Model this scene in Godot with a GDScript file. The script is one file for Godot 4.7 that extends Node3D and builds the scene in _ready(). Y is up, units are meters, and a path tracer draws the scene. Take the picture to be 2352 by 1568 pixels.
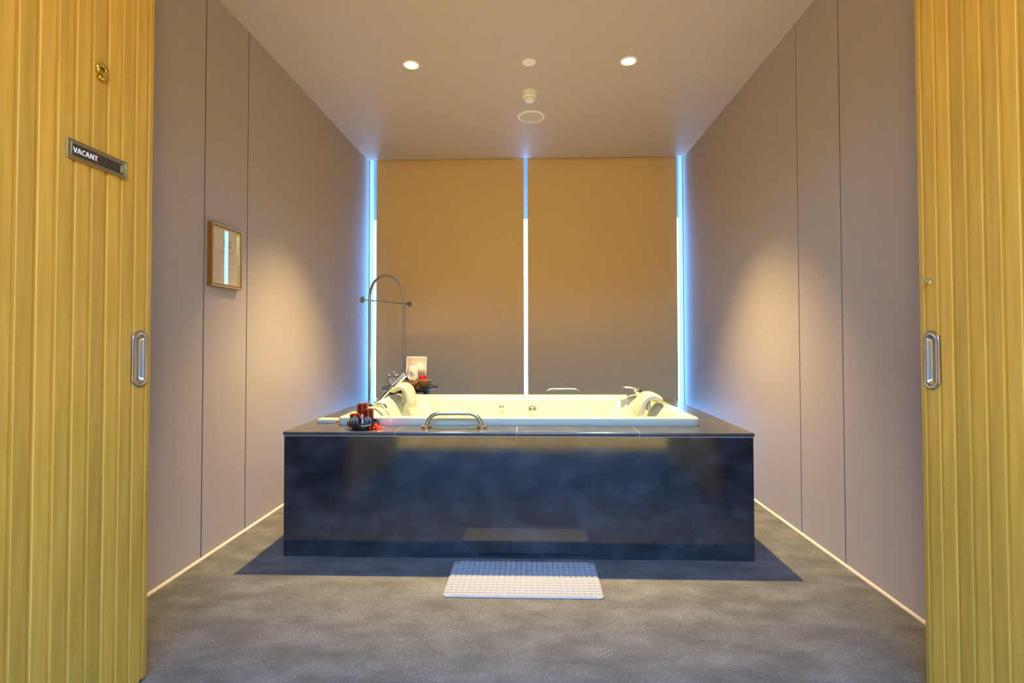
extends Node3D

# ---------------------------------------------------------------- measures of the place (metres)
const XL := -1.689      # left wall
const XR := 1.542       # right wall
const YC := 2.962       # ceiling
const ZW := -5.125       # inside of the window wall
const ZF := -0.385      # inside of the front wall with the doorway
const PX0 := -1.2955    # bath platform
const PX1 := 1.1229
const PZ0 := -2.567
const PZ1 := -4.10
const PY := 0.643
const TX0 := -1.083     # bathtub rim
const TX1 := 0.913
const TZ0 := -2.757
const TZ1 := -3.911
const LAMPS := [Vector3(-0.8065, YC, -3.297), Vector3(0.644, YC, -3.297)]

const WARM := Color(1.0, 0.745, 0.31)       # light of the downlights, linear
const LAMP_ENERGY := 20.5
const GLOBE_ENERGY := 1.3
const SKY_TINT := Color(0.10, 0.40, 1.0)   # daylight as the warm white balance shows it, linear
const SKY_ENERGY := 23.0

var M := {}
var names := {}

func _ready() -> void:
	setup_camera()
	setup_light()
	make_materials()
	build_shell()
	build_window()
	build_outside()
	build_doors()
	build_platform()
	build_tub()
	build_tub_fittings()
	build_ceiling_things()
	build_picture()
	build_mat()
	build_towel_rack()
	build_side_table()
	build_tray()

# ================================================================ camera and light
func setup_camera() -> void:
	var f := 1148.25
	var cam := Camera3D.new()
	cam.name = "camera"
	cam.projection = Camera3D.PROJECTION_FRUSTUM
	cam.near = 0.05
	cam.far = 200.0
	cam.size = 1568.0 / f * cam.near
	cam.frustum_offset = Vector2((1176.0 - 1188.75) / f, -(784.0 - 755.4) / f) * cam.near
	cam.basis = Basis(Vector3.UP, 0.0292) * Basis(Vector3.RIGHT, 0.0201) * Basis(Vector3.BACK, -0.002)
	cam.position = Vector3(0, 1.12, 0)
	add_child(cam)
	cam.current = true

func setup_light() -> void:
	var we := WorldEnvironment.new()
	we.name = "environment"
	var env := Environment.new()
	var sky := Sky.new()
	var sm := ProceduralSkyMaterial.new()
	sm.sky_top_color = lin(SKY_TINT.r * 0.8, SKY_TINT.g * 0.9, SKY_TINT.b)
	sm.sky_horizon_color = lin(SKY_TINT.r, SKY_TINT.g, SKY_TINT.b)
	sm.ground_horizon_color = lin(SKY_TINT.r * 0.9, SKY_TINT.g * 0.9, SKY_TINT.b * 0.9)
	sm.ground_bottom_color = lin(SKY_TINT.r * 0.5, SKY_TINT.g * 0.5, SKY_TINT.b * 0.5)
	sm.energy_multiplier = SKY_ENERGY
	sky.sky_material = sm
	env.background_mode = Environment.BG_SKY
	env.sky = sky
	env.tonemap_mode = Environment.TONE_MAPPER_LINEAR
	env.tonemap_exposure = 1.1
	env.sdfgi_enabled = true
	env.ssao_enabled = true
	env.ssil_enabled = true
	we.environment = env
	add_child(we)
	# high sun behind the camera: falls on the courtyard deck outside the doorway
	var sun := DirectionalLight3D.new()
	sun.name = "sun"
	sun.light_color = lin(1.0, 0.80, 0.48)
	sun.light_energy = 4.5
	sun.light_angular_distance = 0.5
	sun.sky_mode = DirectionalLight3D.SKY_MODE_LIGHT_ONLY
	sun.shadow_enabled = true
	sun.rotation_degrees = Vector3(-76.0, 0.0, 0.0)
	add_child(sun)

# ================================================================ small helpers
func lin(r: float, g: float, b: float) -> Color:
	return Color(r, g, b).linear_to_srgb()

func mat(r: float, g: float, b: float, rough: float, metal := 0.0) -> StandardMaterial3D:
	var m := StandardMaterial3D.new()
	m.albedo_color = lin(r, g, b)
	m.roughness = rough
	m.metallic = metal
	return m

func noise_tex(freq: float, c0: Color, c1: Color, oct := 4, sd := 1, size := 512, type := FastNoiseLite.TYPE_SIMPLEX_SMOOTH) -> NoiseTexture2D:
	var n := FastNoiseLite.new()
	n.noise_type = type
	n.frequency = freq
	n.fractal_octaves = oct
	n.seed = sd
	var t := NoiseTexture2D.new()
	t.width = size
	t.height = size
	t.seamless = true
	t.noise = n
	var g := Gradient.new()
	g.set_color(0, c0)
	g.set_color(1, c1)
	t.color_ramp = g
	return t

func numbered(base: String) -> String:
	if not names.has(base):
		names[base] = 0
		return base
	names[base] += 1
	return "%s_%03d" % [base, names[base]]

func tag(o: Node, label: String, category: String, group := "") -> Node:
	o.set_meta("label", label)
	o.set_meta("category", category)
	if group != "":
		o.set_meta("group", group)
	return o

func thing(called: String, label: String, category: String, at := Vector3.ZERO, turn := 0.0, group := "") -> Node3D:
	var o := Node3D.new()
	o.name = numbered(called)
	add_child(o)
	o.position = at
	o.rotation.y = turn
	tag(o, label, category, group)
	return o

func obj(called: String, mesh: Mesh, m: Material, parent: Node = null) -> MeshInstance3D:
	var o := MeshInstance3D.new()
	o.mesh = mesh
	o.material_override = null
	if mesh is ArrayMesh:
		for i in mesh.get_surface_count():
			o.set_surface_override_material(i, m)
	else:
		o.set_surface_override_material(0, m)
	o.cast_shadow = GeometryInstance3D.SHADOW_CASTING_SETTING_ON
	if parent == null:
		o.name = numbered(called)
		add_child(o, true)
	else:
		o.name = called
		parent.add_child(o, true)
	return o

func struct(called: String, mesh: Mesh, m: Material, label: String) -> MeshInstance3D:
	var o := obj(called, mesh, m)
	o.set_meta("kind", "structure")
	o.set_meta("label", label)
	o.set_meta("category", called.split("_")[0])
	return o

# ---------------------------------------------------------------- meshes
func st_new() -> SurfaceTool:
	var st := SurfaceTool.new()
	st.begin(Mesh.PRIMITIVE_TRIANGLES)
	return st

func done(st: SurfaceTool) -> ArrayMesh:
	st.generate_normals()
	return st.commit()

# triangle whose front looks along n
func tri(st: SurfaceTool, a: Vector3, b: Vector3, c: Vector3, n: Vector3) -> void:
	if (b - a).cross(c - a).dot(n) > 0.0:
		st.add_vertex(a); st.add_vertex(c); st.add_vertex(b)
	else:
		st.add_vertex(a); st.add_vertex(b); st.add_vertex(c)

func quad(st: SurfaceTool, a: Vector3, b: Vector3, c: Vector3, d: Vector3, n: Vector3) -> void:
	tri(st, a, b, c, n)
	tri(st, a, c, d, n)

func add_box(st: SurfaceTool, lo: Vector3, hi: Vector3) -> void:
	st.set_smooth_group(-1)
	var p := []
	for i in 8:
		p.append(Vector3(hi.x if i & 1 else lo.x, hi.y if i & 2 else lo.y, hi.z if i & 4 else lo.z))
	quad(st, p[0], p[2], p[6], p[4], Vector3.LEFT)
	quad(st, p[1], p[3], p[7], p[5], Vector3.RIGHT)
	quad(st, p[0], p[1], p[5], p[4], Vector3.DOWN)
	quad(st, p[2], p[3], p[7], p[6], Vector3.UP)
	quad(st, p[0], p[1], p[3], p[2], Vector3.FORWARD)
	quad(st, p[4], p[5], p[7], p[6], Vector3.BACK)

func box(lo: Vector3, hi: Vector3) -> ArrayMesh:
	var st := st_new()
	add_box(st, lo, hi)
	return done(st)

# box with rounded edges
func add_rbox(st: SurfaceTool, lo: Vector3, hi: Vector3, r: float, k := 3) -> void:
	st.set_smooth_group(0)
	var c := (lo + hi) / 2
	var h := (hi - lo) / 2
	var cuts := []
	for i in k + 1:
		cuts.append(-1.0 + float(i) / k * 0.5)
	var ax := [Vector3.RIGHT, Vector3.UP, Vector3.BACK]
	for a in 3:
		for s in [-1.0, 1.0]:
			var u: Vector3 = ax[(a + 1) % 3]
			var v: Vector3 = ax[(a + 2) % 3]
			var n: Vector3 = ax[a] * s
			var steps := []
			for i in k + 1:
				steps.append([-1.0, -tan(PI / 4 * (1.0 - float(i) / k))])
			for i in k + 1:
				steps.append([1.0, tan(PI / 4 * float(i) / k)])
			var pts := []
			for e in steps:
				var row := []
				for g in steps:
					var inner: Vector3 = (u * e[0] * (h.dot(u) - r)) + (v * g[0] * (h.dot(v) - r)) + n * (h[a] - r)
					var dirn: Vector3 = (n + u * e[1] + v * g[1]).normalized()
					row.append(c + inner + dirn * r)
				pts.append(row)
			for i in pts.size() - 1:
				for j in pts.size() - 1:
					quad(st, pts[i][j], pts[i + 1][j], pts[i + 1][j + 1], pts[i][j + 1], n)

func rbox(lo: Vector3, hi: Vector3, r: float, k := 2) -> ArrayMesh:
	var st := st_new()
	add_rbox(st, lo, hi, r, k)
	return done(st)

# extrude a polygon: points p (2D) along axis d from origin o with axes u, v
func add_prism(st: SurfaceTool, poly: Array, o: Vector3, u: Vector3, v: Vector3, d: Vector3) -> void:
	st.set_smooth_group(-1)
	var pts := PackedVector2Array(poly)
	var area := 0.0
	for i in pts.size():
		area += pts[i].cross(pts[(i + 1) % pts.size()])
	if area < 0:
		pts.reverse()
	var idx := Geometry2D.triangulate_polygon(pts)
	var at := func(q: Vector2) -> Vector3: return o + u * q.x + v * q.y
	for i in range(0, idx.size(), 3):
		tri(st, at.call(pts[idx[i]]), at.call(pts[idx[i + 1]]), at.call(pts[idx[i + 2]]), -d)
		tri(st, at.call(pts[idx[i]]) + d, at.call(pts[idx[i + 1]]) + d, at.call(pts[idx[i + 2]]) + d, d)
	for i in pts.size():
		var a := pts[i]
		var b := pts[(i + 1) % pts.size()]
		var e := b - a
		var n: Vector3 = u * e.y - v * e.x
		var pa: Vector3 = at.call(a)
		var pb: Vector3 = at.call(b)
		quad(st, pa, pb, pb + d, pa + d, n)

func prism(poly: Array, o: Vector3, u: Vector3, v: Vector3, d: Vector3) -> ArrayMesh:
	var st := st_new()
	add_prism(st, poly, o, u, v, d)
	return done(st)

# spin a profile of Vector2(radius, height) round the y axis; sharp corners over 35 degrees
func add_lathe(st: SurfaceTool, prof: Array, segs := 32, tf := Transform3D.IDENTITY) -> void:
	var g := 1
	for i in prof.size() - 1:
		var a: Vector2 = prof[i]
		var b: Vector2 = prof[i + 1]
		if i > 0:
			var pr: Vector2 = prof[i - 1]
			if absf((a - pr).angle_to(b - a)) > 0.62:
				g += 1
		st.set_smooth_group(g)
		var d := b - a
		for j in segs:
			var t0 := TAU * j / segs
			var t1 := TAU * (j + 1) / segs
			var tm := (t0 + t1) / 2
			var n := Vector3(d.y * cos(tm), -d.x, d.y * sin(tm))
			var p := [Vector3(a.x * cos(t0), a.y, a.x * sin(t0)), Vector3(b.x * cos(t0), b.y, b.x * sin(t0)), Vector3(b.x * cos(t1), b.y, b.x * sin(t1)), Vector3(a.x * cos(t1), a.y, a.x * sin(t1))]
			var q := []
			for x in p:
				q.append(tf * x)
			var nn := tf.basis * n
			if a.x < 1e-6:
				tri(st, q[0], q[1], q[2], nn)
			elif b.x < 1e-6:
				tri(st, q[0], q[1], q[3], nn)
			else:
				quad(st, q[0], q[1], q[2], q[3], nn)

func lathe(prof: Array, segs := 32, tf := Transform3D.IDENTITY) -> ArrayMesh:
	var st := st_new()
	add_lathe(st, prof, segs, tf)
	return done(st)

func v2(a: Array) -> Array:
	var r := []
	for i in range(0, a.size(), 2):
		r.append(Vector2(a[i], a[i + 1]))
	return r

# rings of equally many points joined to a skin; caps close the first and last ring
func add_loft(st: SurfaceTool, rings: Array, cap0 := true, cap1 := true, smooth := true) -> void:
	var n: int = rings[0].size()
	for i in rings.size() - 1:
		st.set_smooth_group(0 if smooth else i)
		var r0: Array = rings[i]
		var r1: Array = rings[i + 1]
		for j in n:
			var k := (j + 1) % n
			st.add_vertex(r0[j]); st.add_vertex(r1[j]); st.add_vertex(r1[k])
			st.add_vertex(r0[j]); st.add_vertex(r1[k]); st.add_vertex(r0[k])
	for e in [[0, cap0], [rings.size() - 1, cap1]]:
		if not e[1]:
			continue
		var r: Array = rings[e[0]]
		var c := Vector3.ZERO
		for p in r:
			c += p / n
		for j in n:
			var k := (j + 1) % n
			if e[0] == 0:
				st.add_vertex(c); st.add_vertex(r[j]); st.add_vertex(r[k])
			else:
				st.add_vertex(c); st.add_vertex(r[k]); st.add_vertex(r[j])

# a round bar along a path
func add_tube(st: SurfaceTool, path: Array, r: float, sides := 12, closed := false) -> void:
	var rings := []
	var up := Vector3.UP
	var n := path.size()
	var t0: Vector3 = (path[1] - path[0]).normalized()
	if absf(t0.dot(up)) > 0.95:
		up = Vector3.RIGHT
	var nrm := t0.cross(up).normalized()
	for i in n:
		var t: Vector3
		if closed:
			t = (path[(i + 1) % n] - path[(i - 1 + n) % n]).normalized()
		else:
			t = (path[min(i + 1, n - 1)] - path[max(i - 1, 0)]).normalized()
		nrm = (nrm - t * nrm.dot(t)).normalized()
		var bin := t.cross(nrm)
		var ring := []
		for j in sides:
			var a := TAU * j / sides
			ring.append(path[i] + (nrm * cos(a) + bin * sin(a)) * r)
		rings.append(ring)
	if closed:
		rings.append(rings[0])
	add_loft(st, rings, not closed, not closed)

func tube(path: Array, r: float, sides := 12, closed := false) -> ArrayMesh:
	var st := st_new()
	add_tube(st, path, r, sides, closed)
	return done(st)

# polyline with rounded corners
func rounded(path: Array, r: float, k := 7) -> Array:
	var out := [path[0]]
	for i in range(1, path.size() - 1):
		var p: Vector3 = path[i]
		var a: Vector3 = (path[i - 1] - p).normalized()
		var b: Vector3 = (path[i + 1] - p).normalized()
		for j in k + 1:
			var t := float(j) / k
			out.append((p + a * r) * (1 - t) * (1 - t) + p * 2 * t * (1 - t) + (p + b * r) * t * t)
	out.append(path[-1])
	return out

# soft bolster along a path: half thickness and half length (along z) per point
func add_bolster(st: SurfaceTool, path: Array, a: Array, b: Array, sides := 24) -> void:
	var rings := []
	for i in path.size():
		var t: Vector3 = (path[min(i + 1, path.size() - 1)] - path[max(i - 1, 0)]).normalized()
		var n := t.cross(Vector3.BACK).normalized()
		var ring := []
		for j in sides:
			var th := TAU * j / sides
			var c := cos(th)
			var s := sin(th)
			ring.append(path[i] + n * a[i] * signf(c) * pow(absf(c), 0.75) + Vector3.BACK * b[i] * signf(s) * pow(absf(s), 0.45))
		rings.append(ring)
	add_loft(st, rings)

# rectangle with rounded corners as a ring of points, xz at height y
func rrect(x0: float, x1: float, z0: float, z1: float, r: float, y: float, k := 8, edge := 14) -> Array:
	var pts := []
	var cs := [[Vector2(x1 - r, z1 - r), 0.0], [Vector2(x0 + r, z1 - r), PI / 2], [Vector2(x0 + r, z0 + r), PI], [Vector2(x1 - r, z0 + r), 1.5 * PI]]
	for c in 4:
		for i in k + 1:
			var t: float = cs[c][1] + PI / 2 * i / k
			var q: Vector2 = cs[c][0] + Vector2(cos(t), sin(t)) * r
			pts.append(Vector3(q.x, y, q.y))
		var t1: float = cs[c][1] + PI / 2
		var q0: Vector2 = cs[c][0] + Vector2(cos(t1), sin(t1)) * r
		var q1: Vector2 = cs[(c + 1) % 4][0] + Vector2(cos(t1), sin(t1)) * r
		for i in range(1, edge):
			var q: Vector2 = q0.lerp(q1, float(i) / edge)
			pts.append(Vector3(q.x, y, q.y))
	return pts

# stadium ring in the xy plane
func stadium(w: float, h: float, z: float, k := 12) -> Array:
	var r := w / 2
	var pts := []
	for i in k + 1:
		var t := PI * i / k
		pts.append(Vector3(cos(t) * r, h / 2 - r + sin(t) * r, z))
	for i in k + 1:
		var t := PI + PI * i / k
		pts.append(Vector3(cos(t) * r, -h / 2 + r + sin(t) * r, z))
	return pts

func text_mesh(t: String, height: float, depth: float, fonts: Array, weight := 400, italic := false) -> TextMesh:
	var f := SystemFont.new()
	f.font_names = PackedStringArray(fonts)
	f.font_weight = weight
	f.font_italic = italic
	var m := TextMesh.new()
	m.text = t
	m.font = f
	m.font_size = 64
	m.pixel_size = height / 46.0
	m.depth = depth
	m.curve_step = 1.0
	return m

# ================================================================ materials
func make_materials() -> void:
	M.wall = mat(0.44, 0.37, 0.315, 0.62)
	M.ceiling = mat(0.62, 0.515, 0.445, 0.55)
	M.joint = mat(0.012, 0.011, 0.010, 0.9)
	M.trim = mat(0.62, 0.52, 0.38, 0.6)
	M.white = mat(0.96, 0.95, 0.92, 0.45)
	M.white_gloss = mat(0.8, 0.78, 0.74, 0.25)
	M.acrylic = mat(0.52, 0.545, 0.40, 0.05)
	M.chrome = mat(0.82, 0.82, 0.80, 0.08, 1.0)
	M.steel = mat(0.58, 0.56, 0.52, 0.30, 1.0)
	M.nickel = mat(0.50, 0.47, 0.38, 0.28, 1.0)
	M.brass = mat(0.80, 0.58, 0.12, 0.24, 1.0)
	M.black = mat(0.014, 0.014, 0.014, 0.35)
	M.black_gloss = mat(0.012, 0.014, 0.017, 0.08)
	M.grout = mat(0.42, 0.37, 0.30, 0.8)
	M.frame_metal = mat(0.55, 0.55, 0.55, 0.45)
	M.soffit = mat(0.7, 0.7, 0.7, 0.8)
	M.eaves = mat(0.030, 0.032, 0.036, 0.8)
	M.terrace = mat(0.75, 0.74, 0.72, 0.8)
	M.court = mat(0.16, 0.10, 0.05, 0.8)
	M.vinyl = mat(0.52, 0.49, 0.36, 0.35)
	M.pvc = mat(0.32, 0.305, 0.29, 0.8)

	# glass
	M.glass = mat(1, 1, 1, 0.0)
	M.glass.albedo_color.a = 0.04
	M.glass.transparency = BaseMaterial3D.TRANSPARENCY_ALPHA

	# terrazzo floor: grey ground with pale chips, broad worn patches over it
	M.floor = terrazzo()

	# bath front: dark polished slab with cloudy trowel marks
	M.slab = mat(1, 1, 1, 0.11)
	M.slab.albedo_texture = noise_tex(0.006, lin(0.012, 0.013, 0.014), lin(0.046, 0.049, 0.054), 3, 7, 1024)
	M.slab.uv1_triplanar = true
	M.slab.uv1_world_triplanar = true
	M.slab.uv1_scale = Vector3(0.7, 0.95, 0.7)
	M.slab.roughness_texture = noise_tex(0.008, Color(0.5, 0.5, 0.5), Color(1, 1, 1), 2, 11, 512)
	M.slab.metallic_specular = 0.8
	M.coping = mat(1, 1, 1, 0.16)
	M.coping.albedo_texture = noise_tex(0.012, lin(0.045, 0.042, 0.040), lin(0.10, 0.092, 0.085), 5, 5, 512)
	M.coping.uv1_triplanar = true
	M.coping.uv1_world_triplanar = true
	M.coping.uv1_scale = Vector3(1.3, 1.3, 1.3)
	M.coping.metallic_specular = 0.6

	# yellow oiled wood in a few tones
	M.wood = []
	for i in 4:
		var k: float = [1.0, 0.90, 1.07, 0.96][i]
		var w := mat(1, 1, 1, 0.42)
		w.albedo_texture = noise_tex(0.012, lin(0.62 * k, 0.36 * k, 0.042 * k), lin(0.80 * k, 0.48 * k, 0.07 * k), 5, 20 + i, 512)
		w.uv1_triplanar = true
		w.uv1_scale = Vector3(6.0, 0.35, 6.0)
		w.uv1_offset = Vector3(0.3 * i, 0.17 * i, 0.1)
		M.wood.append(w)
	M.wood_core = mat(0.52, 0.33, 0.06, 0.5)
	M.deck = []
	for i in 3:
		var k: float = [1.0, 0.86, 1.1][i]
		var w := mat(1, 1, 1, 0.9)
		w.albedo_texture = noise_tex(0.012, lin(0.46 * k, 0.26 * k, 0.030 * k), lin(0.62 * k, 0.36 * k, 0.05 * k), 4, 40 + i, 256)
		w.uv1_triplanar = true
		w.uv1_scale = Vector3(0.5, 5.0, 6.0)
		M.deck.append(w)
	M.bowl_wood = mat(1, 1, 1, 0.45)
	M.bowl_wood.albedo_texture = noise_tex(0.02, lin(0.30, 0.12, 0.028), lin(0.50, 0.24, 0.07), 4, 60, 256)
	M.bowl_wood.uv1_triplanar = true
	M.bowl_wood.uv1_scale = Vector3(4, 20, 4)
	M.gold_wood = mat(0.36, 0.145, 0.018, 0.32)
	M.gilt = mat(0.78, 0.62, 0.22, 0.25, 0.8)

	# roller blind: woven fabric
	M.blind = mat(1, 1, 1, 0.85)
	M.blind.albedo_texture = noise_tex(0.2, lin(0.80, 0.54, 0.25), lin(0.88, 0.595, 0.285), 2, 31, 256)
	M.blind.uv1_triplanar = true
	M.blind.uv1_world_triplanar = true
	M.blind.uv1_scale = Vector3(3, 3, 3)
	M.blind.backlight_enabled = true
	M.blind.backlight = lin(0.03, 0.04, 0.08)

	# lamp lens
	M.lens = mat(0.9, 0.85, 0.75, 0.3)
	M.lens.emission_enabled = true
	M.lens.emission = lin(WARM.r, WARM.g, WARM.b)
	M.lens.emission_energy_multiplier = 3.0

func terrazzo() -> StandardMaterial3D:
	var n := 1024
	var im := Image.create(n, n, false, Image.FORMAT_RGB8)
	im.fill(lin(0.155, 0.142, 0.126))
	var rng := RandomNumberGenerator.new()
	rng.seed = 3
	for i in 60000:
		var v := rng.randf_range(0.10, 0.22)
		im.fill_rect(Rect2i(rng.randi() % n, rng.randi() % n, 1 + rng.randi() % 3, 1 + rng.randi() % 3), lin(v, v * 0.91, v * 0.80))
	for i in 7000:
		var v := rng.randf_range(0.26, 0.5)
		var x := rng.randi() % n
		var y := rng.randi() % n
		var w := 1 + rng.randi() % 2
		var h := 1 + rng.randi() % 2
		im.fill_rect(Rect2i(x, y, w, h), lin(v, v * 0.97, v * 0.92))
		im.fill_rect(Rect2i(x + rng.randi() % 3 - 1, y + rng.randi() % 3 - 1, w, 1 + rng.randi() % 2), lin(v, v * 0.97, v * 0.92))
	var m := mat(1, 1, 1, 0.75)
	m.albedo_texture = ImageTexture.create_from_image(im)
	m.uv1_triplanar = true
	m.uv1_world_triplanar = true
	m.uv1_scale = Vector3(0.9, 0.9, 0.9)
	m.detail_enabled = true
	m.detail_blend_mode = BaseMaterial3D.BLEND_MODE_MUL
	m.detail_uv_layer = BaseMaterial3D.DETAIL_UV_2
	m.detail_albedo = noise_tex(0.009, lin(0.45, 0.44, 0.43), lin(1.0, 1.0, 1.0), 4, 9, 1024)
	m.uv2_triplanar = true
	m.uv2_world_triplanar = true
	m.uv2_scale = Vector3(0.42, 0.42, 0.75)
	return m

# ================================================================ room shell
func build_shell() -> void:
	struct("floor", box(Vector3(XL - 0.3, -0.12, ZW - 0.15), Vector3(XR + 0.3, 0, -0.09)), M.floor, "grey speckled terrazzo floor with worn darker patches")
	# ceiling stops short of the window, leaving a pocket for the blind rollers
	var st := st_new()
	add_box(st, Vector3(XL - 0.3, YC, -5.055), Vector3(XR + 0.3, YC + 0.25, ZF + 0.15))
	add_box(st, Vector3(XL - 0.3, YC + 0.18, ZW - 0.15), Vector3(XR + 0.3, YC + 0.25, -5.055))
	struct("ceiling", done(st), M.ceiling, "plain taupe painted ceiling with three round fittings in a row")

	for s in ["left", "right"]:
		var left: bool = s == "left"
		var x: float = XL if left else XR
		var o: float = -1.0 if left else 1.0
		var cuts: Array = [ZW - 0.15, -2.909, -2.521, ZF] if left else [ZW - 0.15, -2.933, -2.532, ZF]
		var a := Vector3(x + o * 0.004, 0, ZW - 0.15)
		var b := Vector3(x + o * 0.16, YC + 0.25, ZF + 0.15)
		var w := struct("wall_" + s, box(Vector3(min(a.x, b.x), 0, a.z), Vector3(max(a.x, b.x), b.y, b.z)), M.joint, "taupe painted wall of tall flat panels with thin black joints, %s side" % s)
		for i in 3:
			var lo := Vector3(min(x, x + o * 0.0045), 0.0, cuts[i] + (0.0045 if i > 0 else 0.0))
			var hi := Vector3(max(x, x + o * 0.0045), YC + (0.2 if i == 0 else 0.0), cuts[i + 1] - (0.0045 if i < 2 else 0.0))
			obj("panel", box(lo, hi), M.wall, w)
		var t := st_new()
		add_prism(t, v2([0, 0, 0.010, 0, 0.008, 0.005, 0, 0.011]), Vector3(x, 0, ZW), Vector3(-o, 0, 0), Vector3.UP, Vector3(0, 0, ZF - ZW))
		struct("baseboard_" + s, done(t), M.trim, "thin pale sealing strip along the foot of the %s wall" % s)

	# front wall round the doorway
	st = st_new()
	add_box(st, Vector3(XL - 0.3, 0, ZF), Vector3(-1.33, YC + 0.25, ZF + 0.15))
	add_box(st, Vector3(1.30, 0, ZF), Vector3(XR + 0.3, YC + 0.25, ZF + 0.15))
	add_box(st, Vector3(-1.33, 2.62, ZF), Vector3(1.30, YC + 0.25, ZF + 0.15))
	struct("wall_front", done(st), M.wall, "taupe wall round the wide doorway")

func build_window() -> void:
	# glazed end wall: dark metal frame, three panes
	var w := Node3D.new()
	w.name = "window_1"
	w.set_meta("kind", "structure")
	w.set_meta("label", "full width window behind the two roller blinds")
	w.set_meta("category", "window")
	add_child(w)
	var z0 := ZW - 0.05
	obj("frame", box(Vector3(XL - 0.01, 0, z0), Vector3(-1.682, YC + 0.18, ZW)), M.frame_metal, w)
	obj("frame", box(Vector3(1.535, 0, z0), Vector3(XR + 0.01, YC + 0.18, ZW)), M.frame_metal, w)
	obj("frame", box(Vector3(-1.682, 0, z0), Vector3(1.535, 0.06, ZW)), M.frame_metal, w)
	obj("frame", box(Vector3(-1.682, YC + 0.06, z0), Vector3(1.535, YC + 0.18, ZW)), M.frame_metal, w)
	var xs := [-1.682, -0.72, 0.62, 1.535]
	for i in [1, 2]:
		obj("mullion", box(Vector3(xs[i] - 0.025, 0.06, z0), Vector3(xs[i] + 0.025, YC + 0.06, ZW)), M.frame_metal, w)
	for i in 3:
		obj("pane", box(Vector3(xs[i] + (0.025 if i else 0.0), 0.06, z0 + 0.02), Vector3(xs[i + 1] - (0.025 if i < 2 else 0.0), YC + 0.06, z0 + 0.026)), M.glass, w)
	# blinds
	var span := [[-1.606, -0.083, "left hand tan fabric roller blind, behind the towel rack and side table"], [-0.044, 1.472, "right hand tan fabric roller blind, behind the tub tap"]]
	for s in span:
		var b := thing("roller_blind", s[2], "blind", Vector3((s[0] + s[1]) / 2, 0, -5.10), 0.0, "roller blinds over the window")
		var hw: float = (s[1] - s[0]) / 2
		obj("fabric", box(Vector3(-hw, 0.50, -0.0012), Vector3(hw, YC + 0.075, 0)), M.blind, b)
		obj("bottom_bar", rbox(Vector3(-hw, 0.47, -0.008), Vector3(hw, 0.502, 0.006), 0.004), M.steel, b)
		obj("roller", lathe(v2([0, -hw, 0.032, -hw, 0.032, hw, 0, hw]), 20, Transform3D(Basis(Vector3.BACK, PI / 2), Vector3(0, YC + 0.10, 0.0))), M.steel, b)
	
func build_outside() -> void:
	struct("terrace_paving", box(Vector3(-9, -0.25, -15), Vector3(9, -0.12, ZW - 0.15)), M.terrace, "pale paving outside the window")
	struct("eaves", box(Vector3(-6, 3.12, -8.3), Vector3(6, 3.32, ZW - 0.05)), M.eaves, "dark underside of the roof overhang outside the window")
	# veranda outside the doorway, behind the camera: wooden deck under a roof
	var d := Node3D.new()
	d.name = "floor_veranda"
	d.set_meta("kind", "structure")
	d.set_meta("label", "yellow wooden deck outside the doorway")
	d.set_meta("category", "floor")
	add_child(d)
	var mesh := rbox(Vector3(-2.6, -0.03, 0.002), Vector3(2.6, 0.0, 0.138), 0.003, 1)
	for i in 33:
		var p := obj("board", mesh, M.deck[i % 3], d)
		p.position.z = -0.09 + i * 0.14
	obj("joists", box(Vector3(-2.6, -0.12, -0.09), Vector3(2.6, -0.03, 4.5)), M.joint, d)
	var gl := thing("globe_lamp", "round glowing globe lamp hanging from the veranda ceiling", "lamp", Vector3(0, 2.9, 0.2))
	obj("stem", lathe(v2([0, -0.36, 0.008, -0.36, 0.008, -0.012, 0.05, -0.010, 0.05, 0, 0, 0]), 20), M.steel, gl)
	var gp := []
	for i in 17:
		var q := -PI / 2 + PI * i / 16.0
		gp.append(Vector2(0.11 * cos(q), -0.46 + 0.11 * sin(q)))
	obj("glass_globe", lathe(gp, 28), M.lens, gl)
	var om := OmniLight3D.new()
	om.name = "globe_light"
	om.light_color = lin(WARM.r, WARM.g, WARM.b)
	om.light_energy = GLOBE_ENERGY
	om.light_size = 0.10
	om.omni_range = 14.0
	om.omni_attenuation = 2.0
	om.shadow_enabled = true
	gl.add_child(om)
	om.position = Vector3(0, -0.46, 0)
	struct("ceiling_veranda", box(Vector3(-2.6, 2.9, ZF + 0.15), Vector3(2.6, 3.1, 0.75)), M.soffit, "white ceiling of the veranda outside the doorway")
	struct("wall_veranda_left", box(Vector3(-2.75, -0.12, ZF + 0.15), Vector3(-2.6, 3.1, 4.5)), M.court, "brown timber side wall of the veranda, left")
	struct("wall_veranda_right", box(Vector3(2.6, -0.12, ZF + 0.15), Vector3(2.75, 3.1, 4.5)), M.court, "brown timber side wall of the veranda, right")
	struct("wall_courtyard", box(Vector3(-2.75, -0.12, 4.5), Vector3(2.75, 3.5, 4.6)), M.court, "brown timber wall across the open courtyard")

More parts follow.
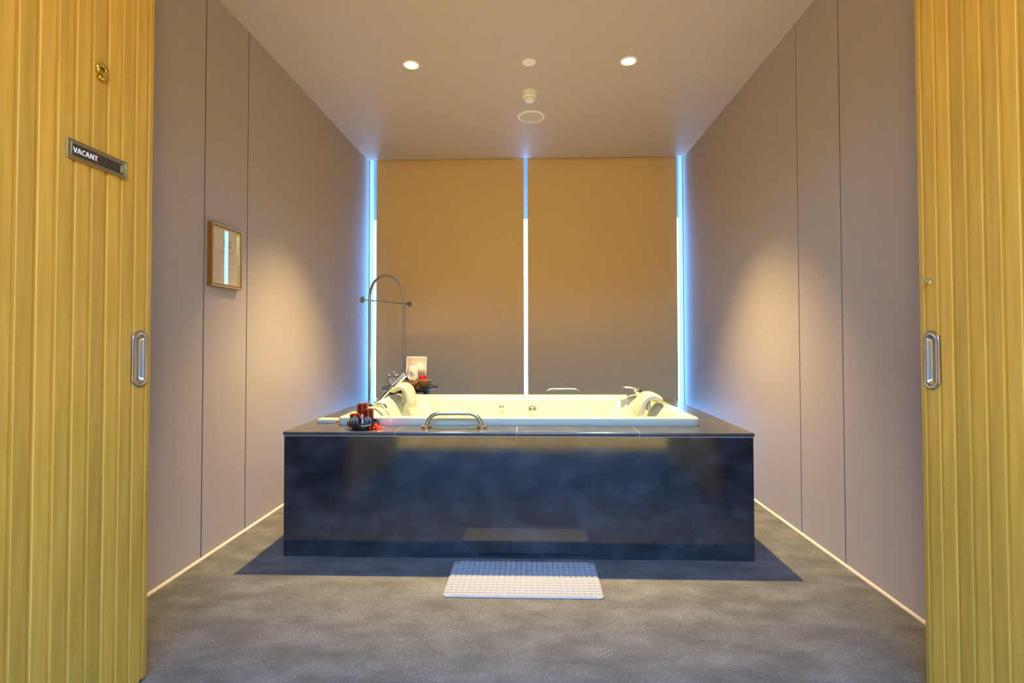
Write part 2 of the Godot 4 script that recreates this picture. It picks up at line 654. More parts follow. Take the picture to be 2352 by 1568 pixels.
# ================================================================ doors
func build_doors() -> void:
	for s in [0, 1]:
		var left: bool = s == 0
		var d := Node3D.new()
		d.name = "door_%d" % (s + 1)
		d.set_meta("kind", "structure")
		d.set_meta("label", "open yellow plank door leaf with the VACANT plate, left edge of the view" if left else "open yellow plank door leaf with a small steel peg, right edge of the view")
		d.set_meta("category", "door")
		add_child(d)
		d.position = Vector3(-1.28 if left else 1.25, 0.008, 0)
		d.rotation.y = PI / 2 if left else -PI / 2
		var sg := 1.0 if left else -1.0          # local x = depth on the left leaf, minus depth on the right
		var edge := 1.643 if left else 1.650
		var top := 2.60
		var pitch := 0.053
		var prof := v2([0, -0.013, 0, -0.0015, 0.002, 0, 0.0415, 0, 0.0445, -0.0045, 0.0528, -0.0045, 0.0528, -0.013])
		var core_lo: float = edge - 0.02 - 23 * pitch
		obj("leaf", box(Vector3(min(sg * core_lo, sg * edge), 0, -0.05), Vector3(max(sg * core_lo, sg * edge), top, -0.0125)), M.wood_core, d)
		obj("edge_strip", rbox(Vector3(min(sg * (edge - 0.0195), sg * edge), 0, -0.0125), Vector3(max(sg * (edge - 0.0195), sg * edge), top, 0.0), 0.003), M.wood[1], d)
		var poly := []
		for p in prof:
			poly.append(Vector2(p.x * sg, p.y))
		var hy0 := 0.985 - 0.008
		var hy1 := 1.128 - 0.008
		var whole := prism(poly, Vector3.ZERO, Vector3.RIGHT, Vector3.BACK, Vector3(0, top, 0))
		var lower := prism(poly, Vector3.ZERO, Vector3.RIGHT, Vector3.BACK, Vector3(0, hy0, 0))
		var upper := prism(poly, Vector3(0, hy1, 0), Vector3.RIGHT, Vector3.BACK, Vector3(0, top - hy1, 0))
		for k in 23:
			var x := sg * (edge - 0.02 - (k + 1) * pitch)
			if k == 0:
				for m in [lower, upper]:
					obj("plank", m, M.wood[k % 4], d).position.x = x
			else:
				obj("plank", whole, M.wood[(k * 7 + s * 3) % 4], d).position.x = x
		# flush pull
		var hx := 1.593 if left else 1.602
		var hyc := 1.0585 if left else 1.052
		var r0 := [stadium(0.062, 0.186, 0.0), stadium(0.062, 0.186, 0.0035), stadium(0.0595, 0.1835, 0.005), stadium(0.032, 0.156, 0.005), stadium(0.0295, 0.1535, 0.0035), stadium(0.027, 0.145, -0.006), stadium(0.020, 0.13, -0.0105), stadium(0.008, 0.11, -0.0118)]
		var st := st_new()
		add_loft(st, r0, false, true)
		var pull := thing("flush_door_pull", "oval steel flush pull on the left door leaf" if left else "oval steel flush pull on the right door leaf", "door pull", d.transform * Vector3(sg * hx, hyc - 0.008, 0), d.rotation.y, "flush pulls of the two doors")
		obj("plate", done(st), M.steel, pull)

	# number and sliding plate on the left leaf
	var nine := thing("door_number", "brass number nine on the left door leaf, above the VACANT plate", "door number", Vector3(-1.28, 1.914, -1.434), PI / 2)
	var path := []
	for i in 25:
		var t := TAU * i / 24.0
		path.append(Vector3(-0.003 + cos(t) * 0.0145, 0.008 + sin(t) * 0.0125, 0.007))
	for i in range(1, 14):
		var t := -1.9 * i / 13.0
		path.append(Vector3(-0.0085 + cos(t) * 0.0200, 0.004 + sin(t) * 0.0230, 0.007))
	obj("numeral", tube(path, 0.0068, 12), M.brass, nine)
	obj("stud", lathe(v2([0, 0, 0.004, 0, 0.004, 0.006, 0, 0.006]), 10, Transform3D(Basis(Vector3.RIGHT, PI / 2), Vector3(-0.0172, 0.008, 0))), M.brass, nine)

	var sg2 := thing("vacancy_plate", "brown sliding plate reading VACANT on the left door leaf", "sign", Vector3(-1.28, 1.651, -1.426), PI / 2)
	M.plate = mat(0.20, 0.16, 0.10, 0.15)
	M.plate_face = mat(0.060, 0.048, 0.030, 0.22)
	M.plate_red = mat(0.22, 0.03, 0.01, 0.4)
	obj("backplate", rbox(Vector3(-0.101, -0.027, 0), Vector3(0.101, 0.027, 0.005), 0.0015), M.plate, sg2)
	for e in [[-0.101, -0.027, 0.101, -0.0255], [-0.101, 0.0255, 0.101, 0.027], [-0.101, -0.0255, -0.0992, 0.0255], [0.0992, -0.0255, 0.101, 0.0255], [-0.088, -0.0195, 0.091, -0.0180], [-0.088, 0.0180, 0.091, 0.0195], [-0.088, -0.018, -0.0865, 0.018], [0.0895, -0.018, 0.091, 0.018]]:
		obj("rim", box(Vector3(e[0], e[1], 0.004), Vector3(e[2], e[3], 0.0072)), M.gilt, sg2)
	obj("slide", box(Vector3(-0.0865, -0.018, 0.004), Vector3(-0.008, 0.015, 0.0062)), M.plate_face, sg2)
	obj("window", box(Vector3(-0.004, -0.018, 0.004), Vector3(0.0895, 0.014, 0.0058)), M.plate_face, sg2)
	obj("divider", box(Vector3(-0.008, -0.018, 0.004), Vector3(-0.004, 0.018, 0.0066)), M.plate_red, sg2)
	obj("grip", box(Vector3(0.080, -0.013, 0.0055), Vector3(0.0845, 0.010, 0.0085)), M.gilt, sg2)
	var tx := obj("lettering", text_mesh("VACANT", 0.0145, 0.0012, ["Droid Sans"], 700), M.white, sg2)
	tx.position = Vector3(-0.0445, -0.001, 0.0066)

	var peg := thing("door_peg", "small steel peg on the right door leaf above the pull", "peg", Vector3(1.25, 1.30, -1.603), -PI / 2)
	obj("pin", lathe(v2([0, 0, 0.0075, 0, 0.0075, 0.002, 0.004, 0.003, 0.004, 0.011, 0.0065, 0.012, 0.0065, 0.016, 0.004, 0.018, 0, 0.018]), 16, Transform3D(Basis(Vector3.RIGHT, PI / 2), Vector3.ZERO)), M.chrome, peg)

# ================================================================ platform
func build_platform() -> void:
	var p := thing("bath_platform", "black stone clad platform the bathtub is set into", "platform", Vector3.ZERO)
	var t := 0.022
	var wall := 0.04
	var o := 0.006
	var yb := PY - t
	obj("front_slab", box(Vector3(PX0 + o, 0, PZ0 - wall), Vector3(PX1 - o, yb, PZ0 - o)), M.slab, p)
	obj("back_slab", box(Vector3(PX0 + o, 0, PZ1 + o), Vector3(PX1 - o, yb, PZ1 + wall)), M.slab, p)
	obj("side_slab", box(Vector3(PX0 + o, 0, PZ1 + wall), Vector3(PX0 + wall, yb, PZ0 - wall)), M.slab, p)
	obj("side_slab", box(Vector3(PX1 - wall, 0, PZ1 + wall), Vector3(PX1 - o, yb, PZ0 - wall)), M.slab, p)
	# bed of grout just below the tiles, seen in the joints and under the nosing
	var st := st_new()
	var gy := PY - 0.0012
	add_box(st, Vector3(PX0 + o, yb - 0.0015, PZ0 - 0.215), Vector3(PX1 - o, gy, PZ0 - 0.0035))
	add_box(st, Vector3(PX0 + o, yb - 0.0015, PZ1 + 0.0035), Vector3(PX1 - o, gy, PZ1 + 0.215))
	add_box(st, Vector3(PX0 + 0.0035, yb - 0.0015, PZ1 + 0.215), Vector3(PX0 + 0.235, gy, PZ0 - 0.215))
	add_box(st, Vector3(PX1 - 0.235, yb - 0.0015, PZ1 + 0.215), Vector3(PX1 - 0.0035, gy, PZ0 - 0.215))
	obj("grout", done(st), M.grout, p)
	# coping tiles with a rounded nose and mitred corners
	var g := 0.0015
	var fx := [PX0, -0.709, -0.082, 0.545, PX1]
	var sz := [PZ0, -3.055, -3.58, PZ1]
	for side in 4:
		var cuts: Array = fx if side < 2 else sz
		for i in cuts.size() - 1:
			var a: float = cuts[i]
			var b: float = cuts[i + 1]
			if side >= 2:
				a = -cuts[i]; b = -cuts[i + 1]
			var m0 := i == 0
			var m1 := i == cuts.size() - 2
			obj("coping_tile", coping(side, a + (0.0 if m0 else g), b - (0.0 if m1 else g), m0, m1, t), M.coping, p)

# coping piece: side 0 front, 1 back, 2 left, 3 right; runs a..b along the side, mitred where it meets a corner
func coping(side: int, a: float, b: float, m0: bool, m1: bool, t: float) -> ArrayMesh:
	var width := 0.207 if side < 2 else 0.2275
	var wide := 0.2275 if side < 2 else 0.207
	var prof := [Vector2(width, 0), Vector2(width, -t)]          # inward distance, height below top
	prof.append(Vector2(0.004, -t))
	for i in 6:
		var q := PI / 2 * i / 5.0
		prof.append(Vector2(0.0075 - 0.0075 * cos(q), -0.0095 + 0.0095 * sin(q)))
	var n := prof.size()
	var ends := []
	for e in 2:
		var ring := []
		for q in prof:
			var s: float = a if e == 0 else b
			if e == 0 and m0:
				s += q.x * wide / width + 0.0016
			if e == 1 and m1:
				s -= q.x * wide / width + 0.0016
			var y: float = PY + q.y
			match side:
				0: ring.append(Vector3(s, y, PZ0 - q.x))
				1: ring.append(Vector3(s, y, PZ1 + q.x))
				2: ring.append(Vector3(PX0 + q.x, y, -s))
				3: ring.append(Vector3(PX1 - q.x, y, -s))
		ends.append(ring)
	var st := st_new()
	var c: Vector3 = Vector3.ZERO
	for q in ends[0] + ends[1]:
		c += q / (2.0 * n)
	for i in n:
		var k := (i + 1) % n
		st.set_smooth_group(0 if i >= 3 and i <= 7 else -1)
		var mid: Vector3 = (ends[0][i] + ends[0][k] + ends[1][i] + ends[1][k]) / 4
		quad(st, ends[0][i], ends[0][k], ends[1][k], ends[1][i], mid - c)
	st.set_smooth_group(-1)
	for e in 2:
		var idx := Geometry2D.triangulate_polygon(PackedVector2Array(prof))
		for i in range(0, idx.size(), 3):
			tri(st, ends[e][idx[i]], ends[e][idx[i + 1]], ends[e][idx[i + 2]], ends[e][0] - ends[1 - e][0])
	return done(st)

# ================================================================ bathtub
func build_tub() -> void:
	var tub := thing("bathtub", "large white acrylic spa bathtub set into the black platform", "bathtub", Vector3.ZERO)
	var spec := [ # inset front/back, inset left/right, height, corner radius
		[0.02, 0.02, PY - 0.02, 0.03], [0.0, 0.0, PY + 0.001, 0.035], [0.0, 0.0, 0.678, 0.035], [0.0015, 0.0015, 0.684, 0.035], [0.005, 0.005, 0.6885, 0.034], [0.010, 0.010, 0.690, 0.032],
		[0.028, 0.05, 0.690, 0.04], [0.042, 0.085, 0.690, 0.06], [0.050, 0.105, 0.689, 0.075], [0.056, 0.120, 0.685, 0.085], [0.061, 0.135, 0.675, 0.09],
		[0.066, 0.155, 0.655, 0.095], [0.072, 0.185, 0.61, 0.10], [0.080, 0.23, 0.54, 0.11], [0.090, 0.29, 0.45, 0.12], [0.105, 0.35, 0.36, 0.12], [0.125, 0.40, 0.29, 0.12], [0.155, 0.45, 0.255, 0.12], [0.20, 0.52, 0.245, 0.12]]
	var rings := []
	for q in spec:
		var ring := rrect(TX0 + q[1], TX1 - q[1], TZ1 + q[0], TZ0 - q[0], q[3], q[2], 8, 30)
		for i in ring.size():
			var v: Vector3 = ring[i]
			if v.y > 0.4 and q[1] > 0.008:
				var lift := 0.050 * exp(-pow((v.x + 0.955) / 0.075, 2) - pow((v.z + 3.50) / 0.22, 2))
				lift += 0.030 * exp(-pow((v.x - 0.80) / 0.075, 2) - pow((v.z + 3.15) / 0.20, 2))
				v.y += lift * smoothstep(0.008, 0.05, q[1])
			ring[i] = v
		rings.append(ring)
	var st := st_new()
	add_loft(st, rings, false, true)
	var shell := obj("shell", done(st), M.acrylic, tub)
	# chrome outlets on the far inside wall
	for e in [[0.0, 0.572, 0.036], [-0.235, 0.594, 0.021]]:
		var r: float = e[2]
		var pr := v2([0, 0, r * 1.1, 0, r * 1.1, 0.006])
		for i in 7:
			var q := PI / 2 * i / 6.0
			pr.append(Vector2(r * cos(q), 0.008 + r * 0.75 * sin(q)))
		obj("overflow_cap" if r > 0.03 else "air_button", lathe(pr, 28, Transform3D(Basis(Vector3.RIGHT, PI / 2 + 0.12), Vector3(e[0], e[1], TZ1 + 0.073))), M.chrome, tub)
	# small water jets low on the same wall
	for x in [-0.60, 0.42]:
		obj("jet", lathe(v2([0, 0, 0.018, 0, 0.018, 0.004, 0.012, 0.006, 0.009, 0.004, 0, 0.004]), 20, Transform3D(Basis(Vector3.RIGHT, PI / 2 + 0.1), Vector3(x, 0.56, TZ1 + 0.076))), M.white_gloss, tub)

func build_tub_fittings() -> void:
	# head pillows
	var sets := [
		[[Vector2(-0.966, 0.752), Vector2(-0.955, 0.772), Vector2(-0.930, 0.789), Vector2(-0.900, 0.793), Vector2(-0.875, 0.782), Vector2(-0.857, 0.755), Vector2(-0.845, 0.715), Vector2(-0.836, 0.678), Vector2(-0.828, 0.645)], -3.47, "padded cream head pillow hooked over the left end of the tub"],
		[[Vector2(0.790, 0.722), Vector2(0.780, 0.742), Vector2(0.758, 0.760), Vector2(0.728, 0.766), Vector2(0.700, 0.757), Vector2(0.681, 0.735), Vector2(0.668, 0.70), Vector2(0.660, 0.665), Vector2(0.654, 0.632)], -3.15, "padded cream head pillow hooked over the right end of the tub"]]
	for s in sets:
		var cv := Curve3D.new()
		for q in s[0]:
			cv.add_point(Vector3(q.x, q.y, 0))
		var path := []
		var a := []
		var b := []
		var n := 26
		for i in n:
			var t := float(i) / (n - 1)
			path.append(cv.sample_baked(t * cv.get_baked_length(), true))
			var e: float = sqrt(maxf(0.0, 1.0 - pow(maxf(0.0, 1.0 - t / 0.13), 2))) * sqrt(maxf(0.0, 1.0 - pow(maxf(0.0, (t - 0.82) / 0.18), 2)))
			a.append(0.002 + 0.021 * e)
			b.append(0.05 + 0.05 * e)
		var pl := thing("head_pillow", s[2], "pillow", Vector3(0, 0, s[1]), 0.0, "head pillows of the tub")
		var st := st_new()
		add_bolster(st, path, a, b)
		obj("pad", done(st), M.vinyl, pl)
		var x: float = path[9].x
		obj("bracket", rbox(Vector3(x - 0.012, 0.675, -0.03), Vector3(x + 0.012, path[9].y - 0.012, 0.03), 0.006), M.vinyl, pl)

	# grab bars on the platform
	for e in [[-0.42, -2.682, "brushed steel grab bar on the platform in front of the tub"], [0.243, -3.985, "brushed steel grab bar on the platform behind the tub"]]:
		var g := thing("grab_bar", e[2], "grab bar", Vector3(e[0], PY, e[1]), 0.0, "grab bars of the platform")
		obj("bar", tube(rounded([Vector3(-0.15, 0.010, 0), Vector3(-0.128, 0.079, 0), Vector3(0.128, 0.079, 0), Vector3(0.15, 0.010, 0)], 0.055, 10), 0.0105, 16), M.nickel, g)
		for x in [-0.15, 0.15]:
			obj("flange", lathe(v2([0, 0, 0.029, 0, 0.029, 0.012, 0.027, 0.0145, 0.016, 0.0155, 0, 0.0155]), 28, Transform3D(Basis.IDENTITY, Vector3(x, 0, 0))), M.nickel, g)

	# hand shower and filler on the left rim
	var h := thing("hand_shower", "chrome stick hand shower leaning in its holder on the left tub rim", "hand shower", Vector3(-1.005, 0.690, -3.18))
	obj("holder", lathe(v2([0, 0, 0.017, 0, 0.017, 0.006, 0.012, 0.010, 0.010, 0.022, 0, 0.022]), 20), M.chrome, h)
	var dirn := Vector3(0.69, 0.72, 0.0).normalized()
	var side := Vector3(dirn.y, -dirn.x, 0)
	var bas := Basis(side, dirn, side.cross(dirn))
	var grip := obj("handle", rbox(Vector3(-0.010, 0.0, -0.010), Vector3(0.010, 0.165, 0.010), 0.005), M.chrome, h)
	grip.transform = Transform3D(bas, Vector3(0, 0.012, 0))
	var head := obj("spray_head", rbox(Vector3(-0.012, 0.160, -0.019), Vector3(0.020, 0.275, 0.019), 0.004), M.chrome, h)
	head.transform = Transform3D(bas, Vector3(0, 0.012, 0))
	for i in 9:
		for j in 2:
			var nz := obj("nozzle", box(Vector3(-0.0035, -0.0035, 0), Vector3(0.0035, 0.0035, 0.0025)), M.white, head)
			nz.position = Vector3(-0.003 + j * 0.015, 0.174 + i * 0.0112, 0.0185)
	var sp := thing("tub_filler", "flat chrome waterfall spout on the left tub rim beside the hand shower", "tap", Vector3(-0.985, 0.690, -3.07))
	obj("body", rbox(Vector3(-0.022, 0, -0.026), Vector3(0.012, 0.034, 0.026), 0.005), M.chrome, sp)
	var pts := []
	for q in [[-0.02, 0.034], [0.05, 0.033], [0.075, 0.027], [0.085, 0.006], [0.087, -0.006], [0.080, -0.006], [0.078, 0.004], [0.070, 0.021], [0.05, 0.026], [-0.02, 0.026]]:
		pts.append(Vector2(q[0], q[1]))
	obj("spout", prism(pts, Vector3(0, 0, -0.022), Vector3.RIGHT, Vector3.UP, Vector3(0, 0, 0.044)), M.chrome, sp)
	var lv := ["chrome control knob on the left tub rim, near the hand shower holder", "chrome control knob on the left tub rim, closest to the red candles"]
	for i in 2:
		var k := thing("control_knob", lv[i], "tap knob", Vector3(-1.035, 0.690, -3.29 + i * 0.34), 0.0, "control knobs on the left tub rim")
		obj("knob", lathe(v2([0, 0, 0.021, 0, 0.021, 0.005, 0.017, 0.006, 0.017, 0.020, 0.015, 0.023, 0, 0.023]), 24), M.chrome, k)

	# lever tap at the back right
	var tp := thing("lever_tap", "chrome single lever tap at the back right corner of the tub", "tap", Vector3(0.800, 0.690, -3.80))
	obj("body", rbox(Vector3(-0.026, 0, -0.024), Vector3(0.026, 0.052, 0.024), 0.007), M.chrome, tp)
	obj("lever", prism(v2([-0.13, 0.064, -0.13, 0.074, -0.055, 0.072, 0.005, 0.062, 0.022, 0.048, 0.026, 0.030, -0.03, 0.030, -0.038, 0.054, -0.07, 0.060]), Vector3(0, 0, -0.019), Vector3.RIGHT, Vector3.UP, Vector3(0, 0, 0.038)), M.chrome, tp)
	obj("spout", prism(v2([-0.02, 0.022, -0.075, 0.010, -0.088, -0.004, -0.080, -0.008, -0.062, -0.001, -0.02, 0.006]), Vector3(0, 0, -0.024), Vector3.RIGHT, Vector3.UP, Vector3(0, 0, 0.048)), M.steel, tp)

# ================================================================ ceiling fittings
func downlight_body(l: Node3D, energy: float, angle: float) -> void:
	var up := Transform3D(Basis(Vector3.RIGHT, PI), Vector3.ZERO)
	obj("trim_ring", lathe(v2([0.044, -0.0005, 0.058, -0.0005, 0.0575, 0.004, 0.053, 0.0065, 0.046, 0.0055, 0.044, 0.001, 0.044, -0.0005]), 40, up), M.white, l)
	obj("lamp_lens", lathe(v2([0, -0.0005, 0.0438, -0.0005, 0.0438, 0.002, 0.036, 0.003, 0, 0.003]), 36, up), M.lens, l)
	var s := SpotLight3D.new()
	s.name = "beam"
	s.light_color = lin(WARM.r, WARM.g, WARM.b)
	s.light_energy = energy
	s.light_size = 0.028
	s.spot_angle = angle
	s.spot_angle_attenuation = 1.0
	s.spot_range = 12.0
	s.spot_attenuation = 2.0
	s.shadow_enabled = true
	l.add_child(s)
	s.position = Vector3(0, -0.012, 0)
	s.rotation.x = -PI / 2

func build_ceiling_things() -> void:
	var up := Transform3D(Basis(Vector3.RIGHT, PI), Vector3.ZERO)
	var lb := ["lit round downlight in the ceiling over the left half of the tub", "lit round downlight in the ceiling over the right half of the tub"]
	for i in 2:
		var l := thing("downlight", lb[i], "downlight", LAMPS[i], 0.0, "downlights over the tub")
		downlight_body(l, LAMP_ENERGY, 38.5)

	var c := thing("blanking_disc", "plain white blank disc in the ceiling between the two downlights", "ceiling disc", Vector3(-0.016, YC, -3.292))
	obj("cover", lathe(v2([0, -0.0005, 0.045, -0.0005, 0.045, 0.003, 0.043, 0.005, 0, 0.006]), 36, up), M.white, c)

	var d := thing("smoke_detector", "white stepped smoke detector on the ceiling", "smoke detector", Vector3(-0.014, YC, -3.70))
	obj("base", lathe(v2([0, -0.0005, 0.058, -0.0005, 0.058, 0.010, 0.055, 0.013, 0.050, 0.014, 0.050, 0.024, 0, 0.024]), 40, up), M.white, d)
	obj("housing", lathe(v2([0, 0.0235, 0.053, 0.0235, 0.054, 0.027, 0.051, 0.040, 0.046, 0.044, 0.038, 0.044, 0.038, 0.045]), 40, up), M.white, d)
	for i in 14:
		var a := TAU * i / 14.0
		var f := obj("vent_fin", box(Vector3(-0.002, -0.055, 0.029), Vector3(0.002, -0.043, 0.041)), M.white, d)
		f.rotation.y = a
	obj("cap", lathe(v2([0, 0.045, 0.036, 0.045, 0.039, 0.055, 0.039, 0.060, 0.035, 0.066, 0.030, 0.067, 0.029, 0.066, 0.026, 0.066, 0.025, 0.067, 0.019, 0.067, 0.018, 0.066, 0.015, 0.066, 0.014, 0.067, 0, 0.068]), 40, up), M.white, d)

	var p := thing("ceiling_speaker", "large round white speaker grille in the ceiling near the blinds", "speaker", Vector3(-0.004, YC, -4.105))
	obj("rim", lathe(v2([0.088, -0.0005, 0.115, -0.0005, 0.115, 0.003, 0.110, 0.008, 0.096, 0.010, 0.0935, 0.006, 0.0935, -0.0005]), 56, up), M.white, p)
	M.grille = mat(0.66, 0.62, 0.52, 0.7)
	obj("grille", lathe(v2([0, -0.0005, 0.0932, -0.0005, 0.0932, 0.005, 0.06, 0.0075, 0, 0.0085]), 56, up), M.grille, p)

# ================================================================ framed notice
func build_picture() -> void:
	var z := 0.028
	var f := thing("picture_frame", "gold framed notice behind glass on the left wall", "picture frame", Vector3(XL + 0.002, 1.569, -2.678), PI / 2 - 0.0145)
	var w := 0.132
	var h := 0.168
	# four mitred mouldings, stepped section
	var prof := v2([0, 0, 0, z - 0.006, 0.003, z, 0.008, z, 0.010, z - 0.004, 0.016, z - 0.004, 0.018, z - 0.008, 0.018, 0.0])
	for s in 4:
		var along := w if s % 2 == 0 else h
		var across := h if s % 2 == 0 else w
		var rot := Basis(Vector3.BACK, PI / 2 * s)
		var st := st_new()
		var e0 := []
		var e1 := []
		for q in prof:
			e0.append(rot * Vector3(-along + q.x, -across + q.x, q.y))
			e1.append(rot * Vector3(along - q.x, -across + q.x, q.y))
		var n := prof.size()
		var cen: Vector3 = rot * Vector3(0, -across + 0.009, z / 2)
		for i in n:
			var k := (i + 1) % n
			st.set_smooth_group(-1)
			var d: Vector2 = prof[k] - prof[i]
			var nn: Vector3 = rot * Vector3(0, -d.y, d.x)
			quad(st, e0[i], e0[k], e1[k], e1[i], nn)
		obj("moulding", done(st), M.gold_wood, f)
		var bead := st_new()
		add_box(bead, Vector3(-along + 0.0175, -across + 0.0175, 0.006), Vector3(along - 0.0175, -across + 0.0205, z - 0.005))
		add_box(bead, Vector3(-along + 0.003, -across + 0.003, z - 0.001), Vector3(along - 0.003, -across + 0.0075, z + 0.0008))
		obj("gilt_bead", done(bead), M.gilt, f).basis = rot
	obj("print", print_plane(w - 0.017, h - 0.017, 0.009), notice_print(), f)
	obj("pane", box(Vector3(-w + 0.0175, -h + 0.0175, 0.0135), Vector3(w - 0.0175, h - 0.0175, 0.0150)), M.glass, f)
	obj("backing", box(Vector3(-w + 0.004, -h + 0.004, 0.0005), Vector3(w - 0.004, h - 0.004, 0.0085)), M.gold_wood, f)

func print_plane(hw: float, hh: float, z: float) -> ArrayMesh:
	var st := st_new()
	st.set_smooth_group(-1)
	var c := [Vector3(-hw, -hh, z), Vector3(-hw, hh, z), Vector3(hw, hh, z), Vector3(hw, -hh, z)]
	var uv := [Vector2(0, 1), Vector2(0, 0), Vector2(1, 0), Vector2(1, 1)]
	for i in [0, 1, 2, 0, 2, 3]:
		st.set_uv(uv[i])
		st.add_vertex(c[i])
	return done(st)

func stroke(im: Image, a: Vector2, b: Vector2, w: int, col: Color) -> void:
	var n := int(a.distance_to(b)) + 1
	for i in n + 1:
		var p := a.lerp(b, float(i) / n)
		im.fill_rect(Rect2i(int(p.x - w / 2.0), int(p.y - w / 2.0), w, w), col)

func arc(im: Image, c: Vector2, rx: float, ry: float, a0: float, a1: float, w: int, col: Color) -> void:
	var prev := c + Vector2(cos(a0) * rx, sin(a0) * ry)
	for i in range(1, 25):
		var t := lerpf(a0, a1, i / 24.0)
		var q := c + Vector2(cos(t) * rx, sin(t) * ry)
		stroke(im, prev, q, w, col)
		prev = q

func notice_print() -> StandardMaterial3D:
	var im := Image.create(384, 504, false, Image.FORMAT_RGB8)
	im.fill(lin(0.70, 0.58, 0.42))
	var green := lin(0.40, 0.60, 0.42)
	var pale := lin(0.80, 0.80, 0.66)
	var ink := lin(0.08, 0.09, 0.08)
	for i in 7:      # drooping palm fronds
		arc(im, Vector2(190, 150), 60 + i * 17, 60 + i * 26, -PI * 0.98, -PI * 0.52, 4, green if i % 2 else pale)
		arc(im, Vector2(200, 150), 60 + i * 17, 60 + i * 26, -PI * 0.48, -PI * 0.02, 4, green if i % 2 else pale)
	for i in 4:      # pale stems
		stroke(im, Vector2(150 + i * 26, 220), Vector2(140 + i * 30, 500), 7, pale)
	for i in 2:
		stroke(im, Vector2(70 + i * 40, 170), Vector2(50 + i * 45, 470), 5, pale)
	var rng := RandomNumberGenerator.new()
	rng.seed = 8
	for r in 2:      # heading
		var x := 175.0
		while x < 290:
			stroke(im, Vector2(x, 95 + r * 38), Vector2(x, 118 + r * 38), 5, ink)
			x += rng.randf_range(9, 17)
		stroke(im, Vector2(170, 122 + r * 38), Vector2(290, 122 + r * 38), 3, ink)
	for r in 22:     # lines of small print
		var y := 190 + r * 13
		var x := 40.0
		while x < 330 - (r * 53 % 90):
			var l := rng.randf_range(8, 30)
			if x < 160 or r % 3 != 2:
				stroke(im, Vector2(x, y), Vector2(x + l, y), 3, lin(0.22, 0.17, 0.15))
			x += l + 7
	var m := mat(1, 1, 1, 0.6)
	m.albedo_texture = ImageTexture.create_from_image(im)
	return m

# ================================================================ bath mat
func build_mat() -> void:
	var b := thing("bath_mat", "white plastic bath mat of small raised squares on the floor in front of the platform", "bath mat", Vector3(-0.043, 0, -2.355))
	var st := st_new()
	var hw := 0.350
	var hd := 0.174
	var rings := []
	for q in [[0.0, 0.0004], [0.0, 0.0045], [0.0015, 0.0058]]:
		rings.append(rrect(-hw + q[0], hw - q[0], -hd + q[0], hd - q[0], 0.022, q[1], 6, 4))
	add_loft(st, rings, true, true)
	obj("sheet", done(st), M.pvc, b)
	st = st_new()
	var nx := 27
	var nz := 14
	for i in nx:
		for j in nz:
			var x0 := -hw + 0.004 + (2 * hw - 0.008) * i / nx
			var x1 := -hw + 0.004 + (2 * hw - 0.008) * (i + 1) / nx
			var z0 := -hd + 0.004 + (2 * hd - 0.008) * j / nz
			var z1 := -hd + 0.004 + (2 * hd - 0.008) * (j + 1) / nz
			if (i == 0 or i == nx - 1) and (j == 0 or j == nz - 1):
				continue
			var g := 0.0013
			var bev := 0.0018
			var lo := [Vector3(x0 + g, 0.0056, z0 + g), Vector3(x1 - g, 0.0056, z0 + g), Vector3(x1 - g, 0.0056, z1 - g), Vector3(x0 + g, 0.0056, z1 - g)]
			var hi := []
			for k in 4:
				hi.append(lo[k] + Vector3(bev if k in [0, 3] else -bev, 0.0030, bev if k < 2 else -bev))
			st.set_smooth_group(-1)
			quad(st, hi[0], hi[1], hi[2], hi[3], Vector3.UP)
			for k in 4:
				var kk := (k + 1) % 4
				quad(st, lo[k], lo[kk], hi[kk], hi[k], Vector3.UP)
	var cells := obj("raised_squares", done(st), M.pvc, b)
	cells.set_meta("kind", "stuff")

# ================================================================ towel rack
func build_towel_rack() -> void:
	var a := Vector3(-1.444, 0, -4.40)
	var c := Vector3(-1.239, 0, -4.80)
	var mid := (a + c) / 2
	var t := thing("towel_rack", "free standing steel arch towel rack in the left corner by the window", "towel rack", mid, atan2(-(c - a).z, (c - a).x))
	var hw := a.distance_to(c) / 2
	var spring := 1.712 - hw
	var path := [Vector3(-hw, 0.012, 0), Vector3(-hw, 0.7, 0), Vector3(-hw, spring, 0)]
	for i in range(1, 24):
		var q := PI - PI * i / 24.0
		path.append(Vector3(cos(q) * hw, spring + sin(q) * hw, 0))
	path += [Vector3(hw, spring, 0), Vector3(hw, 0.7, 0), Vector3(hw, 0.012, 0)]
	obj("arch", tube(path, 0.0115, 16), M.nickel, t)
	var s := 0.19 * hw * 2
	obj("cross_bar", tube([Vector3(-hw - s, 1.466, 0), Vector3(0, 1.466, 0), Vector3(hw + s, 1.466, 0)], 0.0062, 12), M.nickel, t)
	for x in [-hw - s, hw + s]:
		var sgn := signf(x)
		obj("end_disc", lathe(v2([0, -0.003, 0.027, -0.003, 0.029, 0.0, 0.027, 0.003, 0.012, 0.004, 0, 0.004]), 28, Transform3D(Basis(Vector3.BACK, -sgn * PI / 2), Vector3(x, 1.466, 0))), M.steel, t)
	for x in [-hw, hw]:
		obj("foot", rbox(Vector3(x - 0.02, 0, -0.14), Vector3(x + 0.02, 0.012, 0.14), 0.004), M.nickel, t)

